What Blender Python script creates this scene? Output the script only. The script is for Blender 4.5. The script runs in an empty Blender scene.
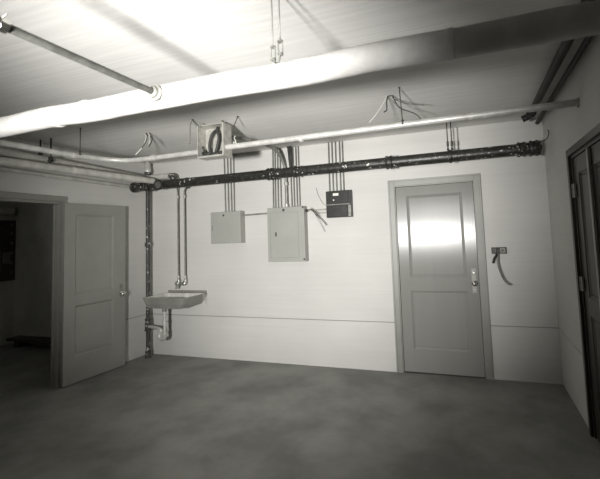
import bpy, bmesh, math, random
from mathutils import Vector, Matrix
random.seed(7)
S = bpy.context.scene
COL = S.collection
V = Vector
W, H, FRONT = 5.16, 2.685, -7.2      # room width, ceiling height, wall behind the camera
JOINT = 0.545                         # height of the pour joint on the walls

# ------------------------------------------------------------------ materials
def mat(name, col, rough=0.6, metal=0.0, spec=0.5, var=0.0, vscale=4.0, bump=0.0, bscale=30.0, stretch=(1,1,1), col2=None, coat=0.0):
    m = bpy.data.materials.new(name); m.use_nodes = True
    nt = m.node_tree; b = nt.nodes['Principled BSDF']
    b.inputs['Base Color'].default_value = (*col, 1)
    b.inputs['Roughness'].default_value = rough
    b.inputs['Metallic'].default_value = metal
    b.inputs['Specular IOR Level'].default_value = spec
    b.inputs['Coat Weight'].default_value = coat
    tc = nt.nodes.new('ShaderNodeTexCoord'); mp = nt.nodes.new('ShaderNodeMapping')
    mp.inputs['Scale'].default_value = stretch
    nt.links.new(tc.outputs['Object'], mp.inputs['Vector'])
    if var or col2:
        n = nt.nodes.new('ShaderNodeTexNoise'); n.inputs['Scale'].default_value = vscale
        n.inputs['Detail'].default_value = 6; n.inputs['Roughness'].default_value = 0.6
        nt.links.new(mp.outputs[0], n.inputs['Vector'])
        r = nt.nodes.new('ShaderNodeValToRGB')
        c2 = col2 if col2 else tuple(max(0, c*(1-var)) for c in col)
        c1 = col if col2 else tuple(min(1, c*(1+var*.5)) for c in col)
        r.color_ramp.elements[0].position = 0.38; r.color_ramp.elements[0].color = (*c2, 1)
        r.color_ramp.elements[1].position = 0.62; r.color_ramp.elements[1].color = (*c1, 1)
        nt.links.new(n.outputs['Fac'], r.inputs['Fac']); nt.links.new(r.outputs['Color'], b.inputs['Base Color'])
    if bump:
        n2 = nt.nodes.new('ShaderNodeTexNoise'); n2.inputs['Scale'].default_value = bscale; n2.inputs['Detail'].default_value = 5
        nt.links.new(mp.outputs[0], n2.inputs['Vector'])
        bp = nt.nodes.new('ShaderNodeBump'); bp.inputs['Strength'].default_value = bump; bp.inputs['Distance'].default_value = 0.01
        nt.links.new(n2.outputs['Fac'], bp.inputs['Height']); nt.links.new(bp.outputs[0], b.inputs['Normal'])
    return m

def board_concrete(name, base, axis, pitch, line_gain, rough=0.8, streak=0.10, mark=(0.97, 0.96, 0.93), thin=0.03, bump=0.4):
    """painted board-marked concrete: boards across `axis`, with raised fins where the boards met"""
    m = bpy.data.materials.new(name); m.use_nodes = True
    nt = m.node_tree; N = nt.nodes.new; L = nt.links.new; b = nt.nodes['Principled BSDF']
    b.inputs['Roughness'].default_value = rough; b.inputs['Specular IOR Level'].default_value = 0.3
    tc = N('ShaderNodeTexCoord'); sp = N('ShaderNodeSeparateXYZ'); L(tc.outputs['Object'], sp.inputs[0])
    mp = N('ShaderNodeMapping'); mp.inputs['Scale'].default_value = tuple(14.0 if i == axis else 0.5 for i in range(3))
    L(tc.outputs['Object'], mp.inputs[0])
    st = N('ShaderNodeTexNoise'); st.inputs['Scale'].default_value = 2.2; st.inputs['Detail'].default_value = 7; L(mp.outputs[0], st.inputs['Vector'])
    bl = N('ShaderNodeTexNoise'); bl.inputs['Scale'].default_value = 1.1; bl.inputs['Detail'].default_value = 5; L(tc.outputs['Object'], bl.inputs['Vector'])
    # board coordinate, gently warped
    wv = N('ShaderNodeMath'); wv.operation = 'MULTIPLY_ADD'; wv.inputs[1].default_value = 0.03; L(bl.outputs['Fac'], wv.inputs[0]); L(sp.outputs[axis], wv.inputs[2])
    dv = N('ShaderNodeMath'); dv.operation = 'DIVIDE'; dv.inputs[1].default_value = pitch; L(wv.outputs[0], dv.inputs[0])
    fr = N('ShaderNodeMath'); fr.operation = 'FRACT'; L(dv.outputs[0], fr.inputs[0])
    fl = N('ShaderNodeMath'); fl.operation = 'FLOOR'; L(dv.outputs[0], fl.inputs[0])
    wn = N('ShaderNodeTexWhiteNoise'); wn.noise_dimensions = '1D'; L(fl.outputs[0], wn.inputs['W'])
    # fin = 1 close to the board edge
    ss = N('ShaderNodeMapRange'); ss.interpolation_type = 'SMOOTHSTEP'
    ss.inputs['From Min'].default_value = 0.0; ss.inputs['From Max'].default_value = thin
    ss.inputs['To Min'].default_value = 1.0; ss.inputs['To Max'].default_value = 0.0
    L(fr.outputs[0], ss.inputs['Value'])
    fin = N('ShaderNodeMath'); fin.operation = 'MULTIPLY'; L(ss.outputs[0], fin.inputs[0]); L(wn.outputs['Value'], fin.inputs[1])
    # broken along its length
    mp2 = N('ShaderNodeMapping'); mp2.inputs['Scale'].default_value = tuple(9.0 if i == axis else 1.3 for i in range(3)); L(tc.outputs['Object'], mp2.inputs[0])
    br = N('ShaderNodeTexNoise'); br.inputs['Scale'].default_value = 1.5; L(mp2.outputs[0], br.inputs['Vector'])
    brr = N('ShaderNodeMapRange'); brr.inputs['From Min'].default_value = 0.35; brr.inputs['From Max'].default_value = 0.6; L(br.outputs['Fac'], brr.inputs['Value'])
    fin2 = N('ShaderNodeMath'); fin2.operation = 'MULTIPLY'; L(fin.outputs[0], fin2.inputs[0]); L(brr.outputs[0], fin2.inputs[1])
    r = N('ShaderNodeValToRGB')
    r.color_ramp.elements[0].position = 0.3; r.color_ramp.elements[0].color = (*[c*(1-streak) for c in base], 1)
    r.color_ramp.elements[1].position = 0.7; r.color_ramp.elements[1].color = (*[min(1, c*(1+streak*.4)) for c in base], 1)
    L(st.outputs['Fac'], r.inputs['Fac'])
    hue = N('ShaderNodeHueSaturation')
    vm = N('ShaderNodeMapRange'); vm.inputs['From Min'].default_value = 0.3; vm.inputs['From Max'].default_value = 0.7
    vm.inputs['To Min'].default_value = 0.93; vm.inputs['To Max'].default_value = 1.04; L(bl.outputs['Fac'], vm.inputs['Value'])
    L(vm.outputs[0], hue.inputs['Value']); L(r.outputs['Color'], hue.inputs['Color'])
    mx = N('ShaderNodeMix'); mx.data_type = 'RGBA'; mx.inputs['B'].default_value = (*mark, 1)
    g = N('ShaderNodeMath'); g.operation = 'MULTIPLY'; g.inputs[1].default_value = line_gain; L(fin2.outputs[0], g.inputs[0])
    L(g.outputs[0], mx.inputs['Factor']); L(hue.outputs['Color'], mx.inputs['A']); L(mx.outputs['Result'], b.inputs['Base Color'])
    ad = N('ShaderNodeMath'); ad.operation = 'MULTIPLY_ADD'; ad.inputs[1].default_value = 0.35; L(st.outputs['Fac'], ad.inputs[0]); L(fin2.outputs[0], ad.inputs[2])
    bp = N('ShaderNodeBump'); bp.inputs['Strength'].default_value = bump; bp.inputs['Distance'].default_value = 0.005
    L(ad.outputs[0], bp.inputs['Height']); L(bp.outputs[0], b.inputs['Normal'])
    return m

def splashed(name, c1, c2, rough, amount, scale=38.0):
    m = mat(name, c1, rough, vscale=20, bump=0.4, bscale=32, col2=c2)
    nt = m.node_tree; b = nt.nodes['Principled BSDF']; N = nt.nodes.new; L = nt.links.new
    src = b.inputs['Base Color'].links[0].from_socket
    tc = N('ShaderNodeTexCoord'); n = N('ShaderNodeTexNoise'); n.inputs['Scale'].default_value = scale; n.inputs['Detail'].default_value = 3
    L(tc.outputs['Object'], n.inputs['Vector'])
    n2 = N('ShaderNodeTexNoise'); n2.inputs['Scale'].default_value = 5; L(tc.outputs['Object'], n2.inputs['Vector'])
    ad = N('ShaderNodeMath'); ad.operation = 'MULTIPLY_ADD'; ad.inputs[1].default_value = 0.45; L(n2.outputs['Fac'], ad.inputs[0]); L(n.outputs['Fac'], ad.inputs[2])
    mr = N('ShaderNodeMapRange'); mr.inputs['From Min'].default_value = amount; mr.inputs['From Max'].default_value = amount+0.02
    L(ad.outputs[0], mr.inputs['Value'])
    mx = N('ShaderNodeMix'); mx.data_type = 'RGBA'; mx.inputs['B'].default_value = (.55, .54, .50, 1)
    L(mr.outputs[0], mx.inputs['Factor']); L(src, mx.inputs['A']); L(mx.outputs['Result'], b.inputs['Base Color'])
    return m

M = {}
M['ceiling'] = board_concrete('ceiling_paint', (0.80, 0.79, 0.76), 1, 0.145, 1.0, bump=0.22, thin=0.075, mark=(0.99, 0.98, 0.96))
M['wall'] = board_concrete('wall_paint', (0.61, 0.60, 0.572), 2, 0.20, 0.10, streak=0.04, thin=0.015, bump=0.09)
M['joint'] = mat('joint_dirt', (0.26, 0.255, 0.24), 0.9)
M['floor'] = mat('floor_concrete', (0.27, 0.27, 0.25), 0.62, spec=0.35, vscale=1.5, bump=0.25, bscale=9, col2=(0.17, 0.171, 0.158))
M['jacket'] = mat('pipe_jacket_canvas', (0.58, 0.57, 0.545), 0.8, var=0.12, vscale=9, bump=0.35, bscale=16)
M['jacket_old'] = mat('old_pipe_jacket', (0.50, 0.49, 0.45), 0.8, var=0.2, vscale=8, bump=0.3, bscale=18)
M['band'] = mat('jacket_band', (0.60, 0.59, 0.54), 0.6, var=0.1)
M['galv'] = mat('galvanised_steel', (0.60, 0.59, 0.56), 0.42, metal=0.25, var=0.16, vscale=14, bump=0.03, bscale=50)
M['branch'] = mat('dark_grey_pipe', (0.10, 0.10, 0.09), 0.6, var=0.35, vscale=22)
M['galv_dull'] = mat('dull_galvanised', (0.27, 0.27, 0.245), 0.5, metal=0.3, var=0.3, vscale=22)
M['conduit'] = mat('conduit_steel', (0.20, 0.20, 0.18), 0.45, metal=0.4, var=0.25, vscale=18)
M['conduit_lt'] = mat('light_conduit', (0.50, 0.49, 0.45), 0.45, metal=0.4, var=0.2, vscale=18)
M['iron'] = splashed('tarred_cast_iron', (0.032, 0.031, 0.027), (0.016, 0.015, 0.013), 0.38, 0.90)
M['stack'] = splashed('stack_iron_paint_splashed', (0.055, 0.054, 0.048), (0.04, 0.039, 0.035), 0.5, 0.86)
M['darkiron'] = mat('black_iron_pipe', (0.02, 0.02, 0.018), 0.6, var=.3)
M['splash'] = mat('paint_splash', (0.62, 0.60, 0.55), 0.7)
M['rod'] = mat('black_rod', (0.045, 0.044, 0.04), 0.55)
M['wire'] = mat('black_wire', (0.03, 0.03, 0.027), 0.6)
M['wire_lt'] = mat('pale_wire', (0.62, 0.61, 0.56), 0.5)
M['boxgrey'] = mat('grey_enamel', (0.36, 0.36, 0.33), 0.45, var=0.05, vscale=3)
M['boxblack'] = mat('black_enamel', (0.022, 0.022, 0.02), 0.4, var=0.4, vscale=14)
M['label'] = mat('paper_label', (0.75, 0.73, 0.66), 0.8)
M['doorpaint'] = mat('grey_door_enamel', (0.25, 0.25, 0.232), 0.24, spec=0.62, var=0.05, vscale=2.5, bump=0.06, bscale=40, stretch=(1, 1, .05))
_b = M['doorpaint'].node_tree.nodes['Principled BSDF']; _b.inputs['Roughness'].default_value = 0.27; _b.inputs['Anisotropic'].default_value = 0.9
_t = M['doorpaint'].node_tree.nodes.new('ShaderNodeCombineXYZ'); _t.inputs[0].default_value = 1.0   # brushed up and down
M['doorpaint'].node_tree.links.new(_t.outputs[0], _b.inputs['Tangent'])
M['doorpaint2'] = mat('grey_door_paint', (0.285, 0.285, 0.26), 0.34, spec=0.4, var=0.07, vscale=2.5)
M['casing'] = mat('grey_casing_paint', (0.26, 0.26, 0.235), 0.4, var=0.08, vscale=4)
M['darkwood'] = mat('dark_stained_wood', (0.036, 0.031, 0.022), 0.38, vscale=6, stretch=(6, 6, .4), col2=(0.02, 0.017, 0.012), bump=0.1)
M['chrome'] = mat('nickel_plate', (0.75, 0.74, 0.70), 0.22, metal=1.0)
M['brass'] = mat('dull_brass', (0.30, 0.295, 0.27), 0.5, metal=0.1)
M['leaf_shade'] = mat('black_edge_shade', (0.02, 0.02, 0.018), 0.7)  # black for the shade painted along the left leaf's edge
M['enamel'] = mat('worn_sink_iron', (0.27, 0.265, 0.24), 0.45, vscale=5, col2=(0.21, 0.208, 0.19))
M['enamel_in'] = mat('sink_enamel', (0.66, 0.65, 0.61), 0.35, var=0.2, vscale=8)
M['paper'] = mat('old_paper', (0.20, 0.19, 0.165), 0.9, var=0.2, vscale=9)
M['dark'] = mat('dark_board', (0.05, 0.045, 0.037), 0.7, var=0.3)
M['passage'] = mat('passage_plaster', (0.50, 0.50, 0.46), 0.85, var=0.15, vscale=2)
M['farwall'] = mat('low_bounce_dark_wall', (0.13, 0.13, 0.118), 0.85, var=0.15, vscale=2)  # dark tone given to the unseen front wall to cut bounced light

# ------------------------------------------------------------------ mesh helpers
class MB:
    def __init__(s): s.bm = bmesh.new()
    def box(s, x0, x1, y0, y1, z0, z1, m=None):
        vs = [s.bm.verts.new((x, y, z)) for x in (x0, x1) for y in (y0, y1) for z in (z0, z1)]
        for f in ((0,1,3,2), (4,6,7,5), (0,4,5,1), (2,3,7,6), (0,2,6,4), (1,5,7,3)):
            fc = s.bm.faces.new([vs[i] for i in f])
            if m is not None: fc.material_index = m
        return s
    def frustum(s, lo, hi):
        """lo, hi = (x0,x1,y0,y1,z)"""
        a = [s.bm.verts.new((x, y, lo[4])) for x, y in ((lo[0], lo[2]), (lo[1], lo[2]), (lo[1], lo[3]), (lo[0], lo[3]))]
        b = [s.bm.verts.new((x, y, hi[4])) for x, y in ((hi[0], hi[2]), (hi[1], hi[2]), (hi[1], hi[3]), (hi[0], hi[3]))]
        for i in range(4):
            j = (i+1) % 4; s.bm.faces.new((a[i], a[j], b[j], b[i]))
        s.bm.faces.new(a[::-1]); s.bm.faces.new(b)
        return s
    def tube(s, pts, r, seg=16, caps=True, wob=0.0):
        pts = [V(p) for p in pts]; n = len(pts)
        rs = r if isinstance(r, (list, tuple)) else [r]*n
        rings = []; up = None
        for i, p in enumerate(pts):
            a = pts[i]-pts[i-1] if i else pts[1]-pts[0]
            b = pts[i+1]-pts[i] if i < n-1 else a
            t = a.normalized()+b.normalized()
            t = t.normalized() if t.length > 1e-6 else b.normalized()
            if up is None:
                up = V((0, 0, 1)) if abs(t.z) < .9 else V((1, 0, 0))
            u = (up - t*up.dot(t)).normalized(); w = t.cross(u); up = u
            rings.append([s.bm.verts.new(p + (u*math.cos(k*2*math.pi/seg) + w*math.sin(k*2*math.pi/seg))*rs[i]*(1+(random.uniform(-wob, wob) if wob else 0))) for k in range(seg)])
        for A, B in zip(rings, rings[1:]):
            for k in range(seg):
                f = s.bm.faces.new((A[k], A[(k+1) % seg], B[(k+1) % seg], B[k])); f.smooth = True
        if caps:
            s.bm.faces.new(rings[0][::-1]); s.bm.faces.new(rings[-1])
        return s
    def lathe(s, base, axis, prof, seg=24):
        """prof = [(distance along axis, radius), ...]"""
        b = V(base); ax = V(axis).normalized()
        u = ax.orthogonal().normalized(); w = ax.cross(u); rings = []
        for d, r in prof:
            rings.append([s.bm.verts.new(b + ax*d + (u*math.cos(k*2*math.pi/seg)+w*math.sin(k*2*math.pi/seg))*max(r, 1e-4)) for k in range(seg)])
        for A, B in zip(rings, rings[1:]):
            for k in range(seg):
                f = s.bm.faces.new((A[k], A[(k+1) % seg], B[(k+1) % seg], B[k])); f.smooth = True
        s.bm.faces.new(rings[0][::-1]); s.bm.faces.new(rings[-1])
        return s
    def build(s, name, m, parent=None, bevel=0.0, origin=None):
        bmesh.ops.recalc_face_normals(s.bm, faces=s.bm.faces)
        me = bpy.data.meshes.new(name)
        if origin is not None:
            bmesh.ops.translate(s.bm, verts=s.bm.verts, vec=-V(origin))
        for e in s.bm.edges:
            if len(e.link_faces) == 2 and e.calc_face_angle(0) > 0.7: e.smooth = False
        s.bm.to_mesh(me); s.bm.free()
        for mm in (m if isinstance(m, (list, tuple)) else [m]): me.materials.append(mm)
        o = bpy.data.objects.new(name, me); COL.objects.link(o)
        if origin is not None: o.location = origin
        if parent is not None:
            o.parent = parent
            o.matrix_parent_inverse = Matrix.Translation(parent.location).inverted() if parent.rotation_euler.z == 0 else (Matrix.Translation(parent.location) @ parent.rotation_euler.to_matrix().to_4x4()).inverted()
        if bevel:
            b = o.modifiers.new('bevel', 'BEVEL'); b.width = bevel; b.segments = 2; b.limit_method = 'ANGLE'
        return o

def tag(o, label, cat, group=None):
    o['label'] = label; o['category'] = cat
    if group: o['group'] = group
    return o
def thing(name, loc, label=None, cat=None, group=None, kind=None):
    o = bpy.data.objects.new(name, None); COL.objects.link(o); o.location = loc; o.empty_display_size = .1
    if label: tag(o, label, cat, group)
    if kind: o['kind'] = kind
    return o
def struct(o): o['kind'] = 'structure'; return o
def arc(c, r, a0, a1, e1, e2, n=8):
    c = V(c); e1 = V(e1); e2 = V(e2)
    return [c + e1*r*math.cos(a0+(a1-a0)*i/n) + e2*r*math.sin(a0+(a1-a0)*i/n) for i in range(n+1)]
def spline(pts, n=8):
    P = [V(p) for p in pts]; P = [P[0]*2-P[1]] + P + [P[-1]*2-P[-2]]; out = []
    for i in range(1, len(P)-2):
        for k in range(n):
            t = k/n; a, b, c, d = P[i-1:i+3]
            out.append(.5*((2*b)+(c-a)*t+(2*a-5*b+4*c-d)*t*t+(3*b-a-3*c+d)*t**3))
    out.append(P[-2]); return out

# ------------------------------------------------------------------ room shell
def wall(name, axis, pos, out, rects, m='wall', groove=True):
    """slab wall; axis 0 = plane x=pos, 1 = plane y=pos; out = outward thickness (signed); rects = (u0,u1,z0,z1)"""
    mb = MB(); g = 0.0045
    def bx(u0, u1, z0, z1, d0, mi):
        a, b = sorted((pos+d0, pos+out))
        if axis == 0: mb.box(a, b, u0, u1, z0, z1, mi)
        else: mb.box(u0, u1, a, b, z0, z1, mi)
    for u0, u1, z0, z1 in rects:
        if groove and z0 < JOINT < z1:
            bx(u0, u1, z0, JOINT-g, 0, 0); bx(u0, u1, JOINT+g, z1, 0, 0)
            bx(u0, u1, JOINT-g, JOINT+g, math.copysign(0.005, out), 1)
        else: bx(u0, u1, z0, z1, 0, 0)
    return struct(mb.build(name, [M[m], M['joint']]))
T = 0.16
DX0, DX1, DZ = 3.572, 4.465, 2.098       # back door opening
wall('wall_back', 1, 0.0, T, [(-T, DX0, 0, H), (DX0, DX1, DZ, H), (DX1, W+T, 0, H)])
LY0, LY1, LZ = -2.12, -1.262, 2.06         # left doorway
TL = 0.10
wall('wall_left', 0, 0.0, -TL, [(LY1, 0.0, 0, H), (LY0, LY1, LZ, H), (FRONT, LY0, 0, H)])
RY0, RY1, RZ = -2.02, -1.04, 2.10          # right door opening
wall('wall_right', 0, W, T, [(RY1, 0.0, 0, H), (RY0, RY1, RZ, H), (FRONT, RY0, 0, H)])
wall('wall_front', 1, FRONT, -T, [(-T, W+T, 0, H)], 'farwall')
struct(MB().box(-3.2, W+T, FRONT-T, T, -0.15, 0).build('floor', M['floor']))
struct(MB().box(-T, W+T, FRONT-T, T, H, H+0.15).build('ceiling', M['ceiling']))
# the unlit room beyond the left doorway
struct(MB().box(-2.95, -2.80, -4.2, T, 0, H).build('wall_passage_end', M['passage']))
struct(MB().box(-2.80, -T, 0.0, T, 0, H).build('wall_passage_back', M['passage']))
struct(MB().box(-2.95, -T, -4.2-T, -4.2, 0, H).build('wall_passage_front', M['passage']))
struct(MB().box(-2.95, -T, -4.2-T, T, H, H+0.15).build('ceiling_passage', M['passage']))

# ------------------------------------------------------------------ doors
def panel_leaf(w, h, t, mname, name, parent, panels, facing=-1):
    """door leaf in the plane x:0..w, z:0..h, front face toward -y at y=0; recessed panels with sloping moulding"""
    mb = MB(); bm = mb.bm
    xs = sorted({0, w, *[p[0] for p in panels], *[p[1] for p in panels]})
    zs = sorted({0, h, *[p[2] for p in panels], *[p[3] for p in panels]})
    inp = lambda x, z: any(p[0] < x < p[1] and p[2] < z < p[3] for p in panels)
    for side, y in ((-1, 0.0), (1, t)):
        for i in range(len(xs)-1):
            for j in range(len(zs)-1):
                if inp((xs[i]+xs[i+1])/2, (zs[j]+zs[j+1])/2): continue
                bm.faces.new([bm.verts.new(q) for q in ((xs[i], y, zs[j]), (xs[i+1], y, zs[j]), (xs[i+1], y, zs[j+1]), (xs[i], y, zs[j+1]))])
        for x0, x1, z0, z1 in panels:
            loops = []
            for ins, dep in ((0, 0), (0.004, 0.006), (0.022, 0.016), (0.030, 0.012), (0.045, 0.012)):
                yy = y - side*dep
                loops.append([bm.verts.new(q) for q in ((x0+ins, yy, z0+ins), (x1-ins, yy, z0+ins), (x1-ins, yy, z1-ins), (x0+ins, yy, z1-ins))])
            for A, B in zip(loops, loops[1:]):
                for k in range(4): bm.faces.new((A[k], A[(k+1) % 4], B[(k+1) % 4], B[k]))
            bm.faces.new(loops[-1])
    for a, b in (((0, 0), (w, 0)), ((w, 0), (w, h)), ((w, h), (0, h)), ((0, h), (0, 0))):
        bm.faces.new([bm.verts.new(q) for q in ((a[0], 0, a[1]), (b[0], 0, b[1]), (b[0], t, b[1]), (a[0], t, a[1]))])
    bmesh.ops.remove_doubles(bm, verts=bm.verts, dist=1e-5)
    o = mb.build(name, M[mname]); o.parent = parent
    return o
def local(mb, name, m, parent, bevel=0.0):
    o = mb.build(name, m, None, bevel); o.parent = parent; return o

# back door (door_1)
d = thing('door_1', (DX0, 0, 0), kind='structure')
fr = MB(); cw, ct = 0.052, 0.016
for x0, x1, z0, z1 in ((-cw, 0.012, 0, DZ+cw), (DX1-DX0-0.012, DX1-DX0+cw, 0, DZ+cw), (0.012, DX1-DX0-0.012, DZ-0.012, DZ+cw)):
    fr.box(x0, x1, -ct, 0, z0, z1)
for x0, x1, z0, z1 in ((0, 0.022, 0, DZ), (DX1-DX0-0.022, DX1-DX0, 0, DZ), (0.022, DX1-DX0-0.022, DZ-0.022, DZ)):
    fr.box(x0, x1, 0.0005, T, z0, z1)
for x0, x1, z0, z1 in ((-cw-0.006, -cw+0.012, 0, DZ+cw+0.006), (DX1-DX0+cw-0.012, DX1-DX0+cw+0.006, 0, DZ+cw+0.006), (-cw+0.012, DX1-DX0+cw-0.012, DZ+cw-0.012, DZ+cw+0.006)):
    fr.box(x0, x1, -ct-0.009, -ct+0.001, z0, z1)
local(fr, 'door_frame', M['casing'], d, 0.002)
lw, lh = DX1-DX0-0.052, DZ-0.022-0.016
lf = panel_leaf(lw, lh, 0.044, 'doorpaint', 'door_leaf', d, [(0.115, lw-0.118, 0.245, 0.885), (0.115, lw-0.118, 1.035, lh-0.105)])
lf.location = (0.026, 0.013, 0.012); lf.rotation_euler = (0, 0, math.radians(-0.7))
e = MB().box(-0.024, 0.024, -0.004, 0, -0.13, 0.13); es = local(e, 'escutcheon', M['brass'], lf, 0.003); es.location = (lw-0.047, 0, 1.00)
es['label'] = 'dull metal escutcheon plate'
k = MB().lathe((0, 0, 0), (0, -1, 0), [(0, .016), (.004, .013), (.025, .010), (.032, .018), (.042, .027), (.054, .029), (.064, .022), (.068, .008)])
kn = local(k, 'knob', M['chrome'], lf); kn.location = (lw-0.047, -0.004, 0.975); kn['label'] = 'bright nickel knob'
k = MB().lathe((0, 0, 0), (0, -1, 0), [(0, .017), (.010, .016), (.013, .010)])
c = local(k, 'lock_cylinder', M['chrome'], lf); c.location = (lw-0.047, -0.004, 1.085)
k = MB().box(-0.018, 0.018, -0.012, 0, -0.006, 0.006); c = local(k, 'thumb_latch', M['chrome'], lf, 0.002); c.location = (lw-0.047, -0.004, 0.905)
thr = MB().box(0.0225, DX1-DX0-0.0225, 0.0, T, 0.0, 0.008); local(thr, 'threshold', M['dark'], d)

# left doorway with its leaf folded back against the wall (door_2)
d = thing('door_2', (0, LY1, 0), kind='structure')
wd = LY1-LY0
fr = MB(); cw = 0.040
for y0, y1, z0, z1 in ((-0.006, cw, 0, LZ+0.055), (-wd-cw, -wd+0.006, 0, LZ+0.055), (-wd+0.006, -0.006, LZ-0.006, LZ+0.055)):
    fr.box(0, 0.022, y0, y1, z0, z1)
for y0, y1, z0, z1 in ((-0.035, 0, 0, LZ), (-wd, -wd+0.035, 0, LZ), (-wd+0.035, -0.035, LZ-0.035, LZ)):
    fr.box(-TL, -0.0005, y0, y1, z0, z1)
fr.box(-0.08, -0.055, -0.050, -0.035, 0, LZ-0.035)
local(fr, 'door_frame', M['casing'], d, 0.003)
lw, lh = 0.785, 2.025
lf = panel_leaf(lw, lh, 0.042, 'doorpaint2', 'door_leaf', d, [(0.125, lw-0.170, 0.29, 0.855), (0.125, lw-0.170, 0.98, lh-0.125)])
# local x runs from the hinge toward the back wall (+y), local -y faces the room (+x)
lf.rotation_euler = (0, 0, math.radians(90.0-3.4)); lf.location = (0.068, -0.020, 0.010)
ed = MB().box(lw, lw+0.004, 0.002, 0.040, 0.0, lh); local(ed, 'edge_shade', M['leaf_shade'], lf)['label'] = 'leaf edge strip in black for the shadow beside it'  # leaf edge blackened to stand in for the shadow next to it
k = MB().lathe((0, 0, 0), (0, -1, 0), [(0, .030), (.005, .028), (.008, .012), (.030, .010), (.036, .020), (.045, .027), (.057, .027), (.066, .018), (.069, .005)])
kn = local(k, 'knob', M['chrome'], lf); kn.location = (lw-0.062, 0, 0.905); kn['label'] = 'bright metal knob'
e = MB().box(-0.022, 0.022, -0.003, 0, -0.07, 0.10); es = local(e, 'escutcheon', M['galv_dull'], lf, 0.002); es.location = (lw-0.062, 0, 0.93)
for z in (0.28, 1.05, 1.80):
    h = MB().lathe((0, 0, 0), (0, 0, 1), [(0, .008), (.1, .008)]).box(0, 0.004, -0.03, 0.03, 0, 0.10)
    h = local(h, 'hinge', M['galv_dull'], d); h.location = (0.026, 0.022, z)

# right door (door_3), dark wood, hinged side visible
d = thing('door_3', (W, RY1, 0), kind='structure'); wd = RY1-RY0
fr = MB(); cw = 0.045
for y0, y1, z0, z1 in ((-0.006, cw, 0, RZ+cw), (-wd-cw, -wd+0.006, 0, RZ+cw), (-wd+0.006, -0.006, RZ-0.006, RZ+cw)):
    fr.box(-0.02, 0, y0, y1, z0, z1)
for y0, y1, z0, z1 in ((-0.03, 0, 0, RZ), (-wd, -wd+0.03, 0, RZ), (-wd+0.03, -0.03, RZ-0.03, RZ)):
    fr.box(0.0005, T, y0, y1, z0, z1)
local(fr, 'door_frame', M['darkwood'], d, 0.003)
lw, lh = wd-0.068, RZ-0.044
lf = panel_leaf(lw, lh, 0.044, 'darkwood', 'door_leaf', d, [(0.13, lw/2-0.04, 0.25, 0.90), (lw/2+0.04, lw-0.13, 0.25, 0.90), (0.13, lw/2-0.04, 1.03, lh-0.12), (lw/2+0.04, lw-0.13, 1.03, lh-0.12)])
lf.rotation_euler = (0, 0, math.radians(-90)); lf.location = (0.010, -0.034, 0.008)
ast = MB().box(lw/2-0.018, lw/2+0.018, -0.02, 0, 0, lh); local(ast, 'batten', M['casing'], lf, 0.003)['label'] = 'pale vertical batten'
for z in (1.07, 1.77):
    h = MB().lathe((0, 0, 0), (0, 0, 1), [(0, .011), (.003, .008), (.028, .008), (.030, .011), (.033, .008), (.066, .008), (.069, .011), (.072, .008), (.10, .008), (.103, .011)]).box(-0.002, 0.012, -0.045, 0.02, 0.0, 0.103)
    h = local(h, 'hinge', M['galv_dull'], d); h.location = (-0.006, -0.030, z); h['label'] = 'steel butt hinge'

# ------------------------------------------------------------------ big insulated pipe
PY, PZ, PR = -3.0, 2.257, 0.056
t = thing('insulated_pipe', (0, PY, PZ), 'thick white canvas-jacketed pipe crossing the whole room below the ceiling', 'pipe')
n = 60
MB().tube([(W*i/n, PY+0.004*math.sin(i*.9), PZ+0.003*math.sin(i*.55)) for i in range(n+1)], [PR*(1+0.012*math.sin(i*1.3)+0.008*math.sin(i*2.9)) for i in range(n+1)], 24).build('pipe_jacket', M['jacket'], t)
for x in (0.9, 2.30, 2.52, 4.36):
    MB().lathe((x, PY, PZ), (1, 0, 0), [(0, PR), (.002, PR+.002), (.024, PR+.002), (.026, PR)]).build('jacket_band', M['jacket'], t)
BX = 3.035
MB().lathe((BX, PY-0.04, PZ), (0, -1, 0), [(0, .034), (.014, .038), (.022, .036), (.026, .027), (.040, .025), (.044, .017)]).build('tee_collar', M['galv_dull'], t, 0)['label'] = 'grey collar where the branch pipe leaves'
t = thing('branch_pipe', (BX, PY-0.07, PZ), 'thin dark grey pipe running from the thick white pipe towards the upper left corner', 'pipe')
MB().tube([(BX, PY-0.062, PZ), (BX+.004, -3.70, PZ+0.004)], 0.0145).build('pipe', M['branch'], t)
MB().lathe((BX+.004, -3.69, PZ+.004), (0, -1, 0), [(0, .017), (.004, .024), (.030, .025), (.036, .019), (.05, .019), (.052, .014)], 8).tube([(BX+.004, -3.72, PZ+.004), (BX+.030, -3.71, PZ+.030), (BX+.040, -3.71, PZ+.034)], .003, 8).build('air_valve', M['chrome'], t)['label'] = 'bright metal valve on the pipe end'
MB().tube([(BX+.004, -3.742, PZ+.004), (BX+.004, -3.95, PZ+.004)], 0.014).build('pipe_end', M['branch'], t)

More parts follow.
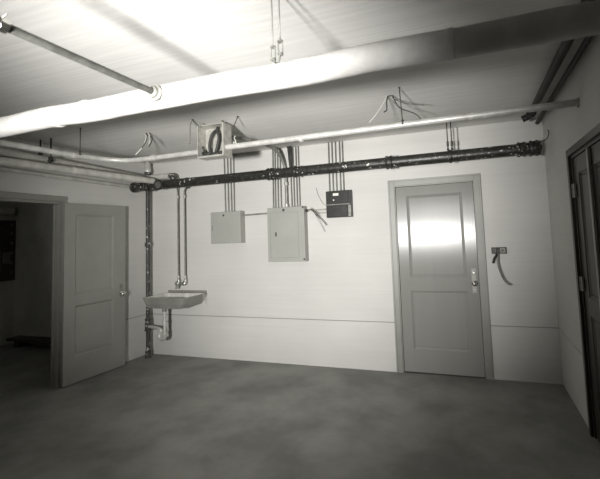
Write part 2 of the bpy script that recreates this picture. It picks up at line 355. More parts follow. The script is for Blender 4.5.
# hanger of the big pipe
def rod_thing(name, top, bot, r, label, cat, group=None, m='rod'):
    t = thing(name, top, label, cat, group)
    MB().tube([top, bot], r, 8).build('rod', M[m], t)
    MB().lathe(top, (0, 0, -1), [(0, .010), (.002, .010), (.005, .005)], 12).build('ceiling_plate', M[m], t)
    return t
t = thing('pipe_hanger', (3.645, PY, H), 'pair of thin rods with turnbuckles holding the thick white pipe from the ceiling', 'hanger')
for dx, dz in ((-0.018, 0.0), (0.018, 0.018)):
    x = 3.645+dx
    MB().tube([(x, PY, H), (x, PY, PZ+PR+0.075+dz)], .0028, 8).build('rod', M['galv_dull'], t)
    tb = MB()
    zt, zb = PZ+PR+0.082+dz, PZ+PR+0.022+dz
    for s in (-1, 1): tb.tube([(x+s*.010, PY, zt), (x+s*.010, PY, zb)], .0032, 8)
    tb.lathe((x, PY, zt+.004), (0, 0, -1), [(0, .007), (.005, .0135), (.010, .0135)], 10).lathe((x, PY, zb+.004), (0, 0, -1), [(0, .0135), (.007, .0135), (.012, .007)], 10)
    tb.build('turnbuckle', M['galv_dull'], t)
MB().tube(arc((3.645, PY, PZ), PR-.003, .9, math.pi-.9, (0, 1, 0), (0, 0, 1), 10), .006, 8).tube([(3.628, PY, PZ+PR+.024), (3.638, PY, PZ+PR+.002)], .004, 8).tube([(3.662, PY, PZ+PR+.042), (3.652, PY, PZ+PR+.002)], .005, 8).build('saddle_hook', M['galv_dull'], t)

# ------------------------------------------------------------------ silver pipe
SY, SZ, SR = -1.35, 2.41, 0.026
t = thing('galvanized_pipe', (W, SY, SZ), 'slim silvery pipe from the right wall, curving at left to follow the left wall', 'pipe')
path = [(2.250, SY-0.0, SZ+.015), (W, SY-0.05, SZ)]
MB().tube([(2.250+(W-2.25)*i/12, SY-.06*i/12, SZ+.012*(1-i/12)) for i in range(13)], SR).build('pipe', M['galv'], t)
MB().tube([(1.955, SY, SZ), (1.55, SY+.01, SZ-.0)] + spline([(1.40, SY+.015, SZ-.002), (1.12, SY-.02, SZ-.004), (0.955, SY-.12, SZ), (0.87, SY-.30, SZ+.004), (0.83, SY-.55, SZ+.004)], 6)[0:] + [(0.80, -2.6, SZ+.004), (0.76, -4.2, SZ+.004)], SR).build('pipe', M['galv'], t)
for x0, y0, ax in ((1.36, SY+.012, (1, -.02, 0)), (3.02, SY-.012, (1, -.02, 0)), (4.43, SY-.038, (1, -.02, 0)), (4.53, SY-.04, (1, -.02, 0)), (0.845, -1.80, (.02, 1, 0))):
    MB().lathe((x0, y0, SZ+.002), ax, [(0, SR), (.002, SR+.006), (.035, SR+.006), (.037, SR)]).build('coupling', M['galv'], t)
MB().lathe((W, SY-.05, SZ), (-1, 0, 0), [(0, .034), (.006, .034), (.010, SR)]).build('wall_flange', M['galv_dull'], t)

def hook_rod(top, bot, label, r=.004):
    t = rod_thing('hanger_rod', top, bot, r, label, 'hanger', 'hanger rods on the ceiling')
    b = V(bot)
    MB().lathe(b+V((0, 0, .035)), (0, 0, -1), [(0, .006), (.003, .010), (.012, .010), (.015, .006), (.030, .006), (.033, .010), (.04, .010), (.043, .004)], 10).build('nut', M['rod'], t)
    return t
hook_rod((0.875, -1.74, H), (0.875, -1.74, SZ+SR-.01), 'rod from ceiling to the slim silvery pipe near its bend at left')
hook_rod((3.935, -1.49, H), (3.935, -1.405, SZ+SR-.02), 'rod hanging beside the cluster of loose wires onto the slim silvery pipe')
for x, lab in ((0.123, 'leftmost hanger rod, over the white pipes along the left wall'), (0.279, 'second hanger rod from the left, over the white pipes along the left wall')):
    t = hook_rod((x, -1.60, H), (x, -1.60, 2.43 if x > .2 else 2.495), lab, .008)
    MB().box(x-.022, x+.022, -1.62, -1.58, 2.44 if x > .2 else 2.505, 2.452 if x > .2 else 2.517).box(x-.022, x-.016, -1.61, -1.59, 2.43 if x > .2 else 2.495, 2.49 if x > .2 else 2.55).box(x+.016, x+.022, -1.61, -1.59, 2.43 if x > .2 else 2.495, 2.49 if x > .2 else 2.55).build('clevis', M['rod'], t)
# black-pipe hangers
for x, lab in ((4.222, 'left one of two hanger rods holding the right part of the black pipe'), (4.262, 'right one of two hanger rods holding the right part of the black pipe')):
    t = rod_thing('pipe_hanger_rod', (x, -0.35, H), (x, -0.35, 2.368), .0055, lab, 'hanger', 'rods holding the black pipe')
    MB().lathe((x, -.35, 2.47), (0, 0, -1), [(0, .006), (.006, .012), (.05, .012), (.056, .007), (.075, .007), (.08, .012), (.095, .012)], 10).build('turnbuckle', M['rod'], t)

# ------------------------------------------------------------------ junction box on the ceiling
JX0, JX1, JY0, JY1, JZ0, JZ1 = 1.968, 2.262, -1.40, -1.27, 2.335, 2.650
t = thing('junction_box', ((JX0+JX1)/2, (JY0+JY1)/2, H), 'open square metal junction box under the ceiling with thick black wire coiled inside', 'electrical box')
b = MB(); th = .006
b.box(JX0, JX1, JY1-th, JY1, JZ0, JZ1); b.box(JX0, JX0+th, JY0, JY1-th, JZ0, JZ1); b.box(JX1-th, JX1, JY0, JY1-th, JZ0, JZ1)
b.box(JX0+th, JX1-th, JY0, JY1-th, JZ0, JZ0+th); b.box(JX0+th, JX1-th, JY0, JY1-th, JZ1-th, JZ1)
fl = .016
b.box(JX0, JX1, JY0-.003, JY0, JZ0, JZ0+fl); b.box(JX0, JX1, JY0-.003, JY0, JZ1-fl*.6, JZ1)
b.box(JX0, JX0+fl*.7, JY0-.003, JY0, JZ0+fl, JZ1-fl*.6); b.box(JX1-fl, JX1, JY0-.003, JY0, JZ0+fl, JZ1-fl*.6)
b.build('box_shell', M['conduit_lt'], t)
for x in (JX0+.03, JX1-.05):
    for y in (JY1-.03, JY0+.03): MB().box(x, x+.02, y, y+.003, JZ1, H).build('mounting_strap', M['galv_dull'], t)
t = thing('wire_coil', (2.10, -1.33, JZ0+.01), 'thick black wire looped upright inside the open junction box', 'wire')
cy = -1.335
MB().tube(spline([(1.975, cy, 2.395), (2.02, cy-.02, 2.375), (2.06, cy, 2.39), (2.058, cy, 2.47), (2.085, cy, 2.56), (2.145, cy-.005, 2.60), (2.165, cy, 2.53), (2.145, cy, 2.44), (2.13, cy, 2.385), (2.20, cy-.02, 2.378), (2.245, cy, 2.40)], 6), .014, 10).build('wire_loop', M['wire'], t)
MB().tube(spline([(1.975, cy+.02, 2.41), (2.03, cy-.03, 2.363), (2.12, cy-.035, 2.36), (2.19, cy-.01, 2.385), (2.245, cy+.02, 2.41)], 6), .011, 10).tube(spline([(1.985, cy-.01, 2.46), (2.0, cy, 2.41), (2.04, cy, 2.385), (2.12, cy+.02, 2.39), (2.21, cy+.02, 2.40)], 6), .010, 8).build('wire_strand', M['wire'], t)
MB().tube(spline([(2.14, cy, 2.60), (2.155, cy-.01, 2.625), (2.15, cy, 2.57)], 4), .010, 8).build('wire_tip', M['wire'], t)

# ------------------------------------------------------------------ black drain pipe
BY, BZ, BR = -0.35, 2.300, 0.058
t = thing('drain_pipe', (0.09, BY, BZ), 'heavy black cast-iron pipe running along the upper back wall', 'pipe')
z_at = lambda x: BZ + .002*x
MB().tube([(0.09+(5.03-.09)*i/20, BY, z_at(.25*i)) for i in range(21)], BR, 24).build('pipe', M['iron'], t)
def hub(x, L=.075, extra=.016, name='coupling'):
    MB().lathe((x-L/2, BY, z_at(x)), (1, 0, 0), [(0, BR), (.002, BR+extra*.7), (.012, BR+extra), (.02, BR+extra), (.026, BR+extra*.6), (L-.026, BR+extra*.6), (L-.02, BR+extra), (L-.012, BR+extra), (L-.002, BR+extra*.6), (L, BR)]).build(name, M['iron'], t)
for x in (0.35, 2.18, 3.61, 4.90): hub(x)
hub(0.115, .05, .012); hub(2.51, .03, .012, 'clamp_ring'); hub(4.24, .022, .010, 'clamp_ring'); hub(5.01, .08, .02)
MB().lathe((5.05, BY, z_at(5.05)), (1, 0, 0), [(0, BR+.012), (.012, BR+.012), (.016, .03), (.03, .028), (.032, .01)], 24).build('end_plug', M['iron'], t)
MB().lathe((0.092, BY, z_at(0)), (-1, 0, 0), [(0, BR*.9), (.004, BR*.85), (.006, .02)], 24).build('pipe_end', M['band'], t)['label'] = 'pale face of the left pipe end'
# wye where the wall pipe enters
MB().lathe((0.60, BY-.10, z_at(.6)-.01), (0.0, 1, 0.05), [(0, .050), (.004, .070), (.022, .070), (.030, .060), (.06, .056), (.10, .05)], 24).build('side_inlet', M['iron'], t)
MB().lathe((0.60, BY-.104, z_at(.6)-.01), (0, 1, 0), [(0, .02), (.002, .046), (.006, .05)], 20).build('inlet_ring', M['branch'], t)
# wire hook at its right end
t = thing('bent_wire', (5.08, BY, 2.40), 'thin wire bent up like a hook at the right end of the black pipe', 'wire')
MB().tube(spline([(5.05, BY-.02, 2.372), (5.09, BY-.03, 2.366), (5.125, BY-.05, 2.385), (5.14, BY-.06, 2.44), (5.13, BY-.06, 2.46)], 5), .0045, 8).build('wire_strand', M['wire'], t)

# ------------------------------------------------------------------ soil stack in the left corner
t = thing('soil_stack', (0.195, -.20, 0), 'dark upright iron pipe in the left back corner behind the sink', 'pipe')
SX, SYY = 0.163, -0.17
MB().tube([(SX, SYY, 0.0), (SX, SYY, 2.50)], .027, 20).build('pipe', M['stack'], t)
for z, L, e in ((0.0, .10, .012), (.36, .09, .018), (.42, .10, .014), (1.50, .05, .016), (2.36, .06, .014), (2.48, .05, .018)):
    MB().lathe((SX, SYY, z), (0, 0, 1), [(0, .027), (.002, .027+e), (.015, .027+e), (.02, .027+e*.7), (L-.015, .027+e*.7), (L-.012, .027+e), (L-.002, .027+e), (L, .027)]).build('hub', M['stack'], t)
MB().lathe((SX, SYY, 2.52), (0, 0, 1), [(0, .04), (.01, .045), (.05, .045), (.06, .04), (H-2.52, .032)]).build('upper_pipe', M['galv'], t)['label'] = 'galvanised top section'
# ------------------------------------------------------------------ pipes along the left wall
t = thing('wall_pipe', (0.20, -.25, 2.43), 'pale jacketed pipe along the left wall, uppermost of the bundle, turning toward the sink risers', 'pipe', 'pale pipes along the left wall')
MB().tube([(0.20, -4.2, 2.50), (0.20, -2.0, 2.472)] + arc((0.28, -.33, 2.430), .08, math.pi, math.pi/2, (1, 0, 0), (0, 1, 0), 6) + [(0.62, -.25, 2.430)], .040, 16).build('pipe_jacket', M['jacket_old'], t)
MB().tube([(0.615, -.25, 2.43)] + arc((0.625, -.25, 2.395), .035, math.pi/2, 0, (1, 0, 0), (0, 0, 1), 6) + [(0.655, -.19, 2.34)], .036, 14).build('elbow', M['stack'], t)['label'] = 'dark iron elbow'
t = thing('wall_pipe', (0.10, -.12, 2.37), 'pale jacketed pipe closest to the left wall, in the middle of the bundle', 'pipe', 'pale pipes along the left wall')
MB().tube([(0.085, -4.2, 2.45), (0.085, -2.0, 2.425)] + arc((0.145, -.14, 2.385), .06, math.pi, math.pi/2, (1, 0, 0), (0, 1, 0), 6) + [(0.735, -.08, 2.385)], .034, 16).build('pipe_jacket', M['jacket_old'], t)
MB().tube([(0.73, -.08, 2.385)] + arc((0.745, -.08, 2.35), .035, math.pi/2, 0, (1, 0, 0), (0, 0, 1), 6) + [(0.78, -.13, 2.28)], .034, 14).build('elbow', M['stack'], t)['label'] = 'dark iron elbow'
t = thing('wall_pipe', (0.42, -.46, 2.34), 'pale pipe of the left bundle that ends on top of the black pipe', 'pipe', 'pale pipes along the left wall')
MB().tube([(0.36, -4.2, 2.345), (0.42, -2.15, 2.340), (0.50, -.42, 2.350)], .038, 20).build('pipe_jacket', M['jacket_old'], t)
for y, x, z in ((-3.0, .395, 2.342), (-1.5, .450, 2.344)):
    MB().lathe((x, y, z), (.09, 1, -.025), [(0, .038), (.002, .041), (.03, .041), (.032, .038)]).build('jacket_band', M['band'], t)
t = thing('wall_pipe', (0.05, -.2, 2.33), 'narrowest pale pipe, at the bottom of the bundle against the left wall', 'pipe', 'pale pipes along the left wall')
MB().tube([(0.035, -4.2, 2.365), (0.035, -2.0, 2.34), (0.035, -.10, 2.315), (0.035, -.01, 2.315)], .024, 14).build('pipe_jacket', M['jacket_old'], t)

# ------------------------------------------------------------------ sink group
t = thing('sink', (0.69, -.24, .78), 'shallow grey enamelled iron service sink on the back wall in the left corner', 'sink')
x0, x1, y0, y1 = .365, 1.005, -.47, -.012
bm = MB(); b = bm.bm
def ring(a, c, d, e, z): return [b.verts.new(q) for q in ((a, d, z), (c, d, z), (c, e, z), (a, e, z))]
R_ = [ring(x0+.055, x1-.085, y0+.035, y1-.02, .712), ring(x0+.030, x1-.035, y0+.016, y1, .770), ring(x0+.008, x1-.010, y0+.006, y1, .826), ring(x0, x1, y0, y1, .832), ring(x0, x1, y0, y1, .850)]
for A, B in zip(R_, R_[1:]):
    for k in range(4): b.faces.new((A[k], A[(k+1) % 4], B[(k+1) % 4], B[k]))
b.faces.new(R_[0][::-1])
I_ = [R_[-1], ring(x0+.022, x1-.022, y0+.022, y1-.035, .850), ring(x0+.04, x1-.06, y0+.04, y1-.05, .80), ring(x0+.10, x1-.13, y0+.08, y1-.08, .722)]
for A, B in zip(I_, I_[1:]):
    for k in range(4): b.faces.new((A[k], A[(k+1) % 4], B[(k+1) % 4], B[k]))
b.faces.new(I_[-1])
for f in b.faces:
    if all(any(v in q for q in I_[1:]) for v in f.verts): f.material_index = 1
bm.build('basin', [M['enamel'], M['enamel_in']], t, .004)
MB().box(x0+.01, x1-.01, -.034, -.004, .8505, .882).build('backsplash', M['enamel'], t, .006)
MB().lathe((.60, -.26, .7225), (0, 0, 1), [(0, .03), (.003, .03), (.004, .02)], 16).build('drain_grate', M['chrome'], t)
fe = MB()
for i, yy in enumerate((-.10, -.085, -.07)):
    fe.tube(spline([(x1-.004, yy, .853), (x1+.012+.004*i, yy-.01, .835), (x1+.004+.008*i, yy, .80), (x1+.010+.008*i, yy-.01, .745-.02*i)], 4), .0022, 6)
tag(fe.build('frayed_string', M['splash']), 'frayed pale strings hanging off the right rim of the sink', 'string')
t = thing('sink_faucet', (.73, -.07, .985), 'wall faucet with two valves joined to the riser pipes above the sink', 'faucet')
MB().tube([(.668, -.07, .985), (.715, -.07, .985)], .013, 12).build('body', M['chrome'], t)
for x in (.592, .702):
    MB().lathe((x, -.07, 1.04), (0, 0, -1), [(0, .012), (.004, .021), (.03, .021), (.035, .015), (.06, .019), (.07, .012)], 14).build('union', M['chrome'], t)
    MB().lathe((x, -.07, .985), (0, -1, 0), [(0, .014), (.03, .012), (.035, .028), (.047, .030), (.052, .022)], 8).build('valve_handle', M['chrome'], t)
MB().tube(spline([(.655, -.07, .985), (.650, -.11, .983), (.64, -.15, .965), (.635, -.165, .935), (.635, -.167, .92)], 5), [.014]*20+[.012], 12).build('spout', M['galv_dull'], t)
for x, top, lab in ((.590, (.650, -.17, 2.345), 'left riser pipe feeding the sink faucet from above'), (.702, (.775, -.12, 2.285), 'right riser pipe feeding the sink faucet from above')):
    t = thing('riser_pipe', (x, -.1, 1.07), lab, 'pipe', 'sink riser pipes')
    MB().tube([top, (x, -.072, 2.235), (x, -.07, 1.04)], .0095, 12).build('pipe', M['conduit'], t)
    for z in (2.14, 1.05): MB().lathe((x, -.07, z), (0, 0, 1), [(0, .010), (.003, .015), (.035, .015), (.038, .010)], 12).build('coupling', M['conduit_lt'], t)
# trap
t = thing('drain_trap', (.60, -.26, .45), 'pale waste pipe dropping from the sink and bending back to the dark stack', 'pipe')
tx, ty = .56, -.30
MB().lathe((tx, ty, .704), (0, 0, -1), [(0, .034), (.008, .034), (.012, .028), (.05, .028), (.055, .022)], 16).build('slip_nut', M['galv_dull'], t)
MB().tube([(tx, ty, .66), (tx, ty, .34)] + arc((tx-.05, ty+.012, .34), .05, 0, -math.pi, (1, 0, 0), (0, 0, 1), 10) + [(tx-.10, ty+.03, .37), ] + arc((tx-.15, ty+.05, .37), .05, 0, math.pi/2, (1, 0, 0), (0, 0, 1), 6) + [(SX+.03, SYY-.01, .42)], .022, 14).build('waste_pipe', M['galv'], t)
for z in (.36, .50): MB().lathe((tx, ty, z), (0, 0, 1), [(0, .023), (.003, .030), (.028, .030), (.03, .023)], 12).build('slip_nut', M['galv'], t)

# ------------------------------------------------------------------ electrical boxes
def cabinet(name, x0, x1, z0, z1, dep, label, latch, m='boxgrey'):
    t = thing(name, ((x0+x1)/2, 0, z0), label, 'electrical box')
    MB().box(x0, x1, -dep, -.001, z0, z1).build('box_body', M[m], t, .003)
    dr = MB().box(x0+.004, x1-.004, -dep-.004, -dep, z0+.004, z1-.004).build('door', M[m], t, .002)
    return t, dr
t, dr = cabinet('small_panel_box', 1.172, 1.622, 1.500, 1.912, .115, 'small square grey metal box, leftmost of three on the back wall', None)
def sub(mb, name, m, dr): return mb.build(name, M[m], dr, 0)
sub(MB().lathe((1.375, -.119, 1.865), (0, -1, 0), [(0, .013), (.004, .013), (.006, .006)], 14), 'screw', 'rod', dr)
sub(MB().box(1.195, 1.207, -.123, -.119, 1.675, 1.735), 'latch', 'galv_dull', dr)
t, dr = cabinet('panel_box', 2.005, 2.508, 1.252, 1.922, .105, 'large upright grey breaker panel, middle one of three boxes on the back wall', None)
b = MB()
for q in ((2.045, 2.43, 1.300, 1.3035), (2.045, 2.43, 1.855, 1.8585), (2.045, 2.0485, 1.3035, 1.855), (2.4265, 2.43, 1.3035, 1.855)): b.box(q[0], q[1], -.1105, -.109, q[2], q[3])
sub(b, 'hatch_outline', 'galv_dull', dr)
sub(MB().lathe((2.235, -.109, 1.885), (0, -1, 0), [(0, .016), (.004, .016), (.006, .008)], 14), 'screw', 'rod', dr)
sub(MB().box(2.118, 2.132, -.119, -.109, 1.565, 1.615), 'latch', 'rod', dr)
for z in (1.27, 1.895): MB().box(2.485, 2.506, -.112, -.1092, z, z+.022).build('corner_screw', M['rod'], t)
# black fused switch box
t = thing('fuse_box', (2.95, 0, 1.76), 'small black switch box, rightmost of three on the back wall', 'electrical box')
MB().box(2.79, 3.10, -.085, -.001, 1.762, 2.078).build('box_body', M['boxblack'], t, .003)
cv = MB().box(2.797, 3.070, -.097, -.085, 1.925, 2.072).build('upper_cover', M['boxblack'], t, .003)
MB().box(2.885, 2.955, -.0995, -.097, 2.018, 2.048).build('paper_label', M['label'], cv)['label'] = 'small white label'
MB().lathe((2.89, -.097, 1.968), (0, -1, 0), [(0, .010), (.004, .010), (.006, .004)], 10).build('screw', M['galv'], cv)
lc = MB().box(2.797, 3.055, -.095, -.085, 1.770, 1.905).build('lower_cover', M['boxblack'], t, .003)
MB().box(2.80, 3.09, -.101, -.085, 1.907, 1.921).build('hinge_strip', M['conduit'], t)
MB().box(3.066, 3.098, -.0875, -.085, 1.77, 1.90).build('side_flange', M['galv_dull'], t)['label'] = 'pale strip on the lower right'

# conduits
ORD = ['first', 'second', 'third', 'fourth', 'fifth', 'sixth', 'seventh', 'eighth', 'ninth']
def conduit(x0, x1, zb, y, label, group, r=.0082, m='conduit', ztop=H):
    t = thing('conduit', (x0, y, zb), label, 'conduit', group)
    MB().tube([(x0, y, zb), (x1, y, ztop)], r, 10).build('tube', M[m], t)
    MB().lathe((x0, y, zb), (0, 0, 1), [(0, r+.004), (.014, r+.004), (.017, r)], 10).build('locknut', M['galv_dull'], t)
    return t
for i, (a, b_) in enumerate(zip((1.341, 1.389, 1.435, 1.476), (1.331, 1.383, 1.43, 1.478))):
    conduit(a, b_, 1.912, -.020, '%s conduit from the left of the four rising from the small grey box' % ORD[i], 'conduits of the small grey box')
for i, (a, b_) in enumerate(zip((2.052, 2.083, 2.122, 2.164), (2.064, 2.094, 2.13, 2.165))):
    conduit(a, b_, 1.922, -.020, '%s conduit from the left of the nine above the large breaker panel' % ORD[i], 'conduits of the large breaker panel')
for i, (a, b_) in enumerate(zip((2.312, 2.347, 2.386, 2.421), (2.305, 2.345, 2.386, 2.42))):
    conduit(a, b_, 1.922, -.020, '%s conduit from the left of the nine above the large breaker panel' % ORD[i+5], 'conduits of the large breaker panel')
for i, (a, b_) in enumerate(zip((2.819, 2.866, 2.91, 2.960, 3.0), (2.826, 2.868, 2.914, 2.966, 3.002))):
    conduit(a, b_, 2.078, -.020, '%s conduit from the left of the five above the black switch box' % ORD[i], 'conduits of the black switch box')
t = thing('bent_conduit', (2.25, -.04, 1.93), 'pale conduit bending out from the ceiling pipes down into the large breaker panel', 'conduit')
MB().tube([(2.252, -.045, 1.922), (2.252, -.045, 2.30)] + spline([(2.252, -.05, 2.36), (2.248, -.10, 2.48), (2.24, -.22, 2.58), (2.22, -.40, 2.63), (2.15, -.75, 2.64), (2.06, -1.14, 2.60), (2.05, -1.238, 2.59)], 6), .019, 14).build('tube', M['galv_dull'], t)
for z in (1.925, 2.20): MB().lathe((2.252, -.045, z), (0, 0, 1), [(0, .02), (.003, .026), (.04, .026), (.043, .02)], 12).build('coupling', M['conduit_lt'], t)
t = thing('wire_bundle', (2.30, -.06, 2.42), 'dark bundle of wires hanging above the black pipe among the panel conduits', 'wire')
w = MB()
for i in range(5): w.tube(spline([(2.295+.012*i, -.07-.01*(i % 2), H-.001), (2.31+.010*i, -.08, 2.58), (2.318+.007*i, -.085+.006*i, 2.50), (2.325+.005*i, -.08, 2.40-.02*(i % 2))], 5), .006, 8)
w.build('wire_strand', M['wire'], t)

# horizontal links
t = thing('link_conduit', (1.62, -.05, 1.855), 'short level pipe linking the small grey box to the large breaker panel', 'conduit')
MB().tube([(1.6225, -.05, 1.855), (2.0045, -.05, 1.862)], .010, 10).build('tube', M['galv_dull'], t)
t = thing('link_conduit', (2.51, -.05, 1.87), 'short level pipe linking the large breaker panel to the black switch box', 'conduit')
MB().tube([(2.5085, -.05, 1.866), (2.7895, -.05, 1.868)], .009, 10).build('tube', M['conduit_lt'], t)
MB().lathe((2.5085, -.05, 1.866), (1, 0, 0), [(0, .018), (.02, .018), (.024, .01)], 10).build('connector', M['rod'], t)
t = thing('loose_wires', (2.60, -.08, 1.85), 'loose wires dangling between the large breaker panel and black switch box', 'wire')
MB().tube(spline([(2.53, -.064, 1.862), (2.60, -.09, 1.872), (2.66, -.09, 1.80), (2.72, -.08, 1.75), (2.76, -.07, 1.70), (2.775, -.06, 1.675)], 6), .0045, 8).tube(spline([(2.60, -.085, 1.875), (2.66, -.08, 1.83), (2.70, -.075, 1.78)], 5), .004, 8).build('dark_wire', M['wire'], t)
MB().tube(spline([(2.56, -.063, 1.880), (2.62, -.075, 1.84), (2.68, -.07, 1.74), (2.745, -.055, 1.60)], 6), .003, 6).tube(spline([(2.58, -.07, 1.895), (2.66, -.075, 1.835), (2.72, -.075, 1.825), (2.789, -.07, 1.83)], 6), .0055, 8).build('pale_wire', M['conduit_lt'], t)
tag(MB().tube(spline([(2.79, -.012, 1.905), (2.74, -.01, 1.93), (2.70, -.01, 1.98), (2.66, -.01, 2.06), (2.64, -.01, 2.14)], 6), .0028, 6).build('thin_wire', M['galv_dull']), 'hair-thin wire curving up the wall from left side of the black switch box', 'wire')

# outlet box on the back wall by the door
t = thing('outlet_box', (4.655, 0, 1.33), 'small dark outlet box with open wires on the wall right of the back door', 'electrical box')
b = MB()
b.box(4.583, 4.727, -.034, -.030, 1.293, 1.361); b.box(4.583, 4.590, -.030, -.001, 1.293, 1.361); b.box(4.720, 4.727, -.030, -.001, 1.293, 1.361)
b.box(4.590, 4.720, -.030, -.001, 1.293, 1.300); b.box(4.590, 4.720, -.030, -.001, 1.354, 1.361)
b.build('box_body', M['boxblack'], t, .002)
MB().box(4.668, 4.718, -.038, -.034, 1.303, 1.352).build('cover', M['conduit'], t, .001)
MB().lathe((4.690, -.038, 1.327), (0, -1, 0), [(0, .011), (.003, .011), (.004, .005)], 12).build('screw', M['rod'], t)
MB().box(4.588, 4.655, -.0375, -.034, 1.298, 1.356).build('opening', M['boxblack'], t)
t = thing('dangling_cable', (4.63, -.05, 1.3), 'pale cable curving down from the outlet box right of the back door', 'wire')
MB().tube(spline([(4.645, -.044, 1.338), (4.643, -.060, 1.27), (4.645, -.055, 1.19), (4.675, -.045, 1.08), (4.715, -.035, 1.005), (4.765, -.02, .975)], 6), .0055, 8).tube(spline([(4.625, -.044, 1.34), (4.628, -.060, 1.27), (4.632, -.055, 1.18), (4.665, -.045, 1.06), (4.705, -.035, .99), (4.75, -.02, .968)], 6), .004, 8).build('pale_wire', M['galv_dull'], t)
MB().tube(spline([(4.64, -.046, 1.35), (4.625, -.065, 1.29), (4.60, -.06, 1.24), (4.590, -.05, 1.20)], 5), [.006]*4+[.008]*4+[.011]*8, 8).tube(spline([(4.65, -.046, 1.31), (4.63, -.065, 1.27), (4.61, -.06, 1.25)], 5), .006, 8).build('dark_wire', M['wire'], t)['label'] = 'short black taped wire'

for o in list(COL.objects):
    if o.parent is None and (o.get('category') in ('electrical box', 'conduit') or o.name.startswith(('loose_wires', 'wire_bundle', 'thin_wire'))) and not o.name.startswith(('junction', 'outlet')):
        o.location.x -= 0.018

# ------------------------------------------------------------------ loose wires on the ceiling
def ceil_wires(name, loc, strands, label):
    t = thing(name, loc, label, 'wire', 'wire ends hanging from the ceiling')
    MB().lathe(loc, (0, 0, -1), [(0, .012), (.003, .012), (.005, .006)], 10).build('ceiling_hole_ring', M['rod'], t)
    for pts, r, m in strands:
        MB().tube(spline([V(loc)+V(p) for p in pts], 6), r, 8).build('wire_strand', M[m], t)
ceil_wires('ceiling_wires', (3.835, -1.34, H), [
    ([(-.02, 0, -.002), (-.025, -.04, -.06), (-.02, -.08, -.14), (-.035, -.12, -.17)], .005, 'wire'),
    ([(-.03, 0, -.002), (-.05, -.06, -.08), (-.10, -.12, -.18), (-.15, -.16, -.25)], .004, 'wire_lt'),
    ([(.02, 0, -.002), (.04, -.03, -.06), (.08, -.01, -.12), (.17, .03, -.16), (.21, .03, -.19), (.24, .03, -.245)], .0042, 'wire'),
    ([(.01, 0, -.002), (.03, .02, -.03), (.12, .05, -.07), (.26, .10, -.09)], .004, 'conduit')],
    'largest tangle of dark and pale wires hanging from the ceiling, above the silvery pipe')
ceil_wires('ceiling_wires', (1.27, -1.32, H), [
    ([(-.02, 0, -.002), (.0, 0, -.03), (.0, -.02, -.10), (-.03, -.04, -.17), (-.08, -.06, -.23)], .005, 'wire_lt'),
    ([(-.01, 0, -.002), (.012, -.0, -.03), (.010, -.02, -.10), (-.02, -.04, -.16)], .005, 'wire'),
    ([(.04, 0, -.002), (.075, 0, -.05), (.085, -.02, -.11), (.06, -.03, -.155)], .005, 'wire'),
    ([(.03, 0, -.002), (.045, 0, -.05), (.065, -.02, -.09), (.06, -.03, -.13)], .004, 'wire_lt')],
    'curled wires hanging from the ceiling above the upright iron pipe in the corner')
ceil_wires('ceiling_wires', (1.995, -1.50, H), [
    ([(.0, 0, -.002), (-.025, 0, -.05), (-.03, -.0, -.13), (-.03, -.0, -.215), (-.045, 0, -.225)], .005, 'conduit'),
    ([(.0, 0, -.002), (.02, 0.02, -.03), (.035, .05, -.06)], .004, 'wire')],
    'single bent wire hanging from the ceiling just left of the open junction box')
ceil_wires('ceiling_wires', (2.42, -1.40, H), [
    ([(.0, 0, -.002), (-.012, -.01, -.04), (-.035, -.02, -.10)], .004, 'wire')],
    'short wire end on the ceiling just right of the open junction box')
tag(MB().tube(spline([(2.36, -1.34, 2.437), (2.365, -1.36, 2.47), (2.35, -1.36, 2.50), (2.36, -1.35, 2.52)], 5), .004, 8).tube(spline([(2.335, -1.34, 2.437), (2.35, -1.37, 2.46), (2.38, -1.35, 2.44)], 5), .004, 8).build('tie_wire', M['wire_lt']), 'pale tie wire twisted on the silvery pipe beside the junction box', 'wire')

# ------------------------------------------------------------------ dark pipes at the right
t = thing('ceiling_pipe', (5.0, -.35, 2.63), 'left one of two dark pipes under the ceiling along the right wall', 'pipe', 'dark pipes along the right wall')
MB().tube([(5.0, -4.4, 2.63), (5.0, -.40, 2.63)] , .030, 16).build('pipe', M['darkiron'], t)
MB().lathe((5.0, -.46, 2.63), (0, 1, 0), [(0, .03), (.004, .044), (.05, .044), (.06, .036), (.1, .036)], 16).build('elbow', M['darkiron'], t)
MB().tube([(5.0, -.38, 2.625), (4.93, -.36, 2.60)], .032, 14).build('outlet', M['darkiron'], t)
t = thing('ceiling_pipe', (5.11, -.35, 2.63), 'right one of two dark pipes under the ceiling, closer to the right wall', 'pipe', 'dark pipes along the right wall')
MB().tube([(5.108, -4.4, 2.632), (5.108, -.02, 2.632)], .019, 16).build('pipe', M['darkiron'], t)

# ------------------------------------------------------------------ glimpsed through the left doorway
t = thing('notice_board', (-2.80, -.30, 1.6), 'dark notice board with papers, seen through the left doorway in the unlit room', 'board')
MB().box(-2.799, -2.775, -.62, .0, 1.02, 2.00).build('board', M['dark'], t)
for y0_, y1_, z0_, z1_ in ((-.40, -.22, 1.08, 1.50), (-.60, -.44, 1.1, 1.45), (-.19, -.08, 1.30, 1.48), (-.36, -.26, 1.60, 1.75)):
    MB().box(-2.775, -2.772, y0_, y1_, z0_, z1_).build('sheet', M['paper'], t)
for z in (1.12, 1.28, 1.44, 1.60, 1.76, 1.90):
    MB().box(-2.775, -2.771, -.075, -.045, z, z+.05).build('card', M['paper'], t)
t = thing('passage_pipe', (-2.7, -.05, 2.15), 'pale thick pipe high on the far wall of the room beyond the left doorway', 'pipe')
MB().tube([(-2.72, -3.2, 2.15), (-2.72, -.10, 2.15)], .065, 18).build('pipe_jacket', M['jacket'], t)
t = thing('plank', (-1.9, -.12, 0), 'low dark plank on blocks against the wall of the unlit room beyond the left doorway', 'plank')
MB().box(-2.6, -1.1, -.22, -.02, .10, .14).build('board', M['dark'], t)
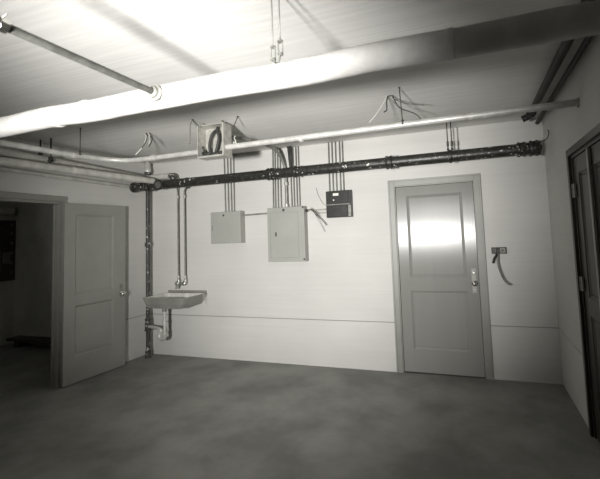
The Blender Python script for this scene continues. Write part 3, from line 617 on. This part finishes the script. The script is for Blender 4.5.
for x in (-2.4, -1.3): MB().box(x-.05, x+.05, -.20, -.03, 0, .10).build('block', M['dark'], t)

# ------------------------------------------------------------------ light: photographer's reflector lamp left of the camera
world = bpy.data.worlds.new('world'); S.world = world; world.use_nodes = True
world.node_tree.nodes['Background'].inputs[0].default_value = (0, 0, 0, 1)
def lamp(name, loc, aim, power, size, soft):
    ld = bpy.data.lights.new(name, 'SPOT'); ld.energy = power; ld.spot_size = math.radians(size); ld.spot_blend = 1.0
    ld.shadow_soft_size = soft; ld.color = (1.0, .988, .962)
    lo = bpy.data.objects.new(name, ld); COL.objects.link(lo); lo.location = loc
    lo.rotation_euler = (V(aim)-V(loc)).to_track_quat('-Z', 'Y').to_euler()
lamp('reflector_lamp', (3.48, -5.15, 1.49), (2.32, 0, 2.04), 1180, 74, 0.12)
lamp('camera_side_lamp', (3.72, -4.60, 2.02), (3.3, 0, 1.80), 80, 44, 0.07)
pb = bpy.data.lights.new('passage_fill', 'POINT'); pb.energy = 5; pb.shadow_soft_size = .05; pb.color = (1.0, .985, .955)  # added fill light, unseen, to brighten the room beyond the doorway
po = bpy.data.objects.new('passage_fill', pb); COL.objects.link(po); po.location = (-1.3, -2.9, 2.35)

# ------------------------------------------------------------------ camera
f, yaw, pitch, roll = 395.3181, -0.32750, 0.07670, -0.03900
cd = bpy.data.cameras.new('camera'); cam = bpy.data.objects.new('camera', cd); COL.objects.link(cam)
F = V((math.sin(yaw)*math.cos(pitch), math.cos(yaw)*math.cos(pitch), math.sin(pitch)))
Rr = V((math.cos(yaw), -math.sin(yaw), 0)); U = Rr.cross(F)
r2 = Rr*math.cos(roll)+U*math.sin(roll); u2 = -Rr*math.sin(roll)+U*math.cos(roll)
mt = Matrix((r2, u2, -F)).transposed().to_4x4(); mt.translation = V((4.4065, -4.5090, 1.5589))
cam.matrix_world = mt
cd.sensor_fit = 'HORIZONTAL'; cd.sensor_width = 36; cd.lens = f/600*36
cd.shift_x = -(336.51-300)/600; cd.shift_y = -(239.5-204.19)/600
cd.clip_start = .05; cd.dof.use_dof = True; cd.dof.focus_distance = 4.6; cd.dof.aperture_fstop = 2.8
S.camera = cam
vs = S.view_settings; vs.view_transform = 'Standard'; vs.look = 'None'; vs.gamma = 1; vs.exposure = 0.0; vs.use_curve_mapping = False
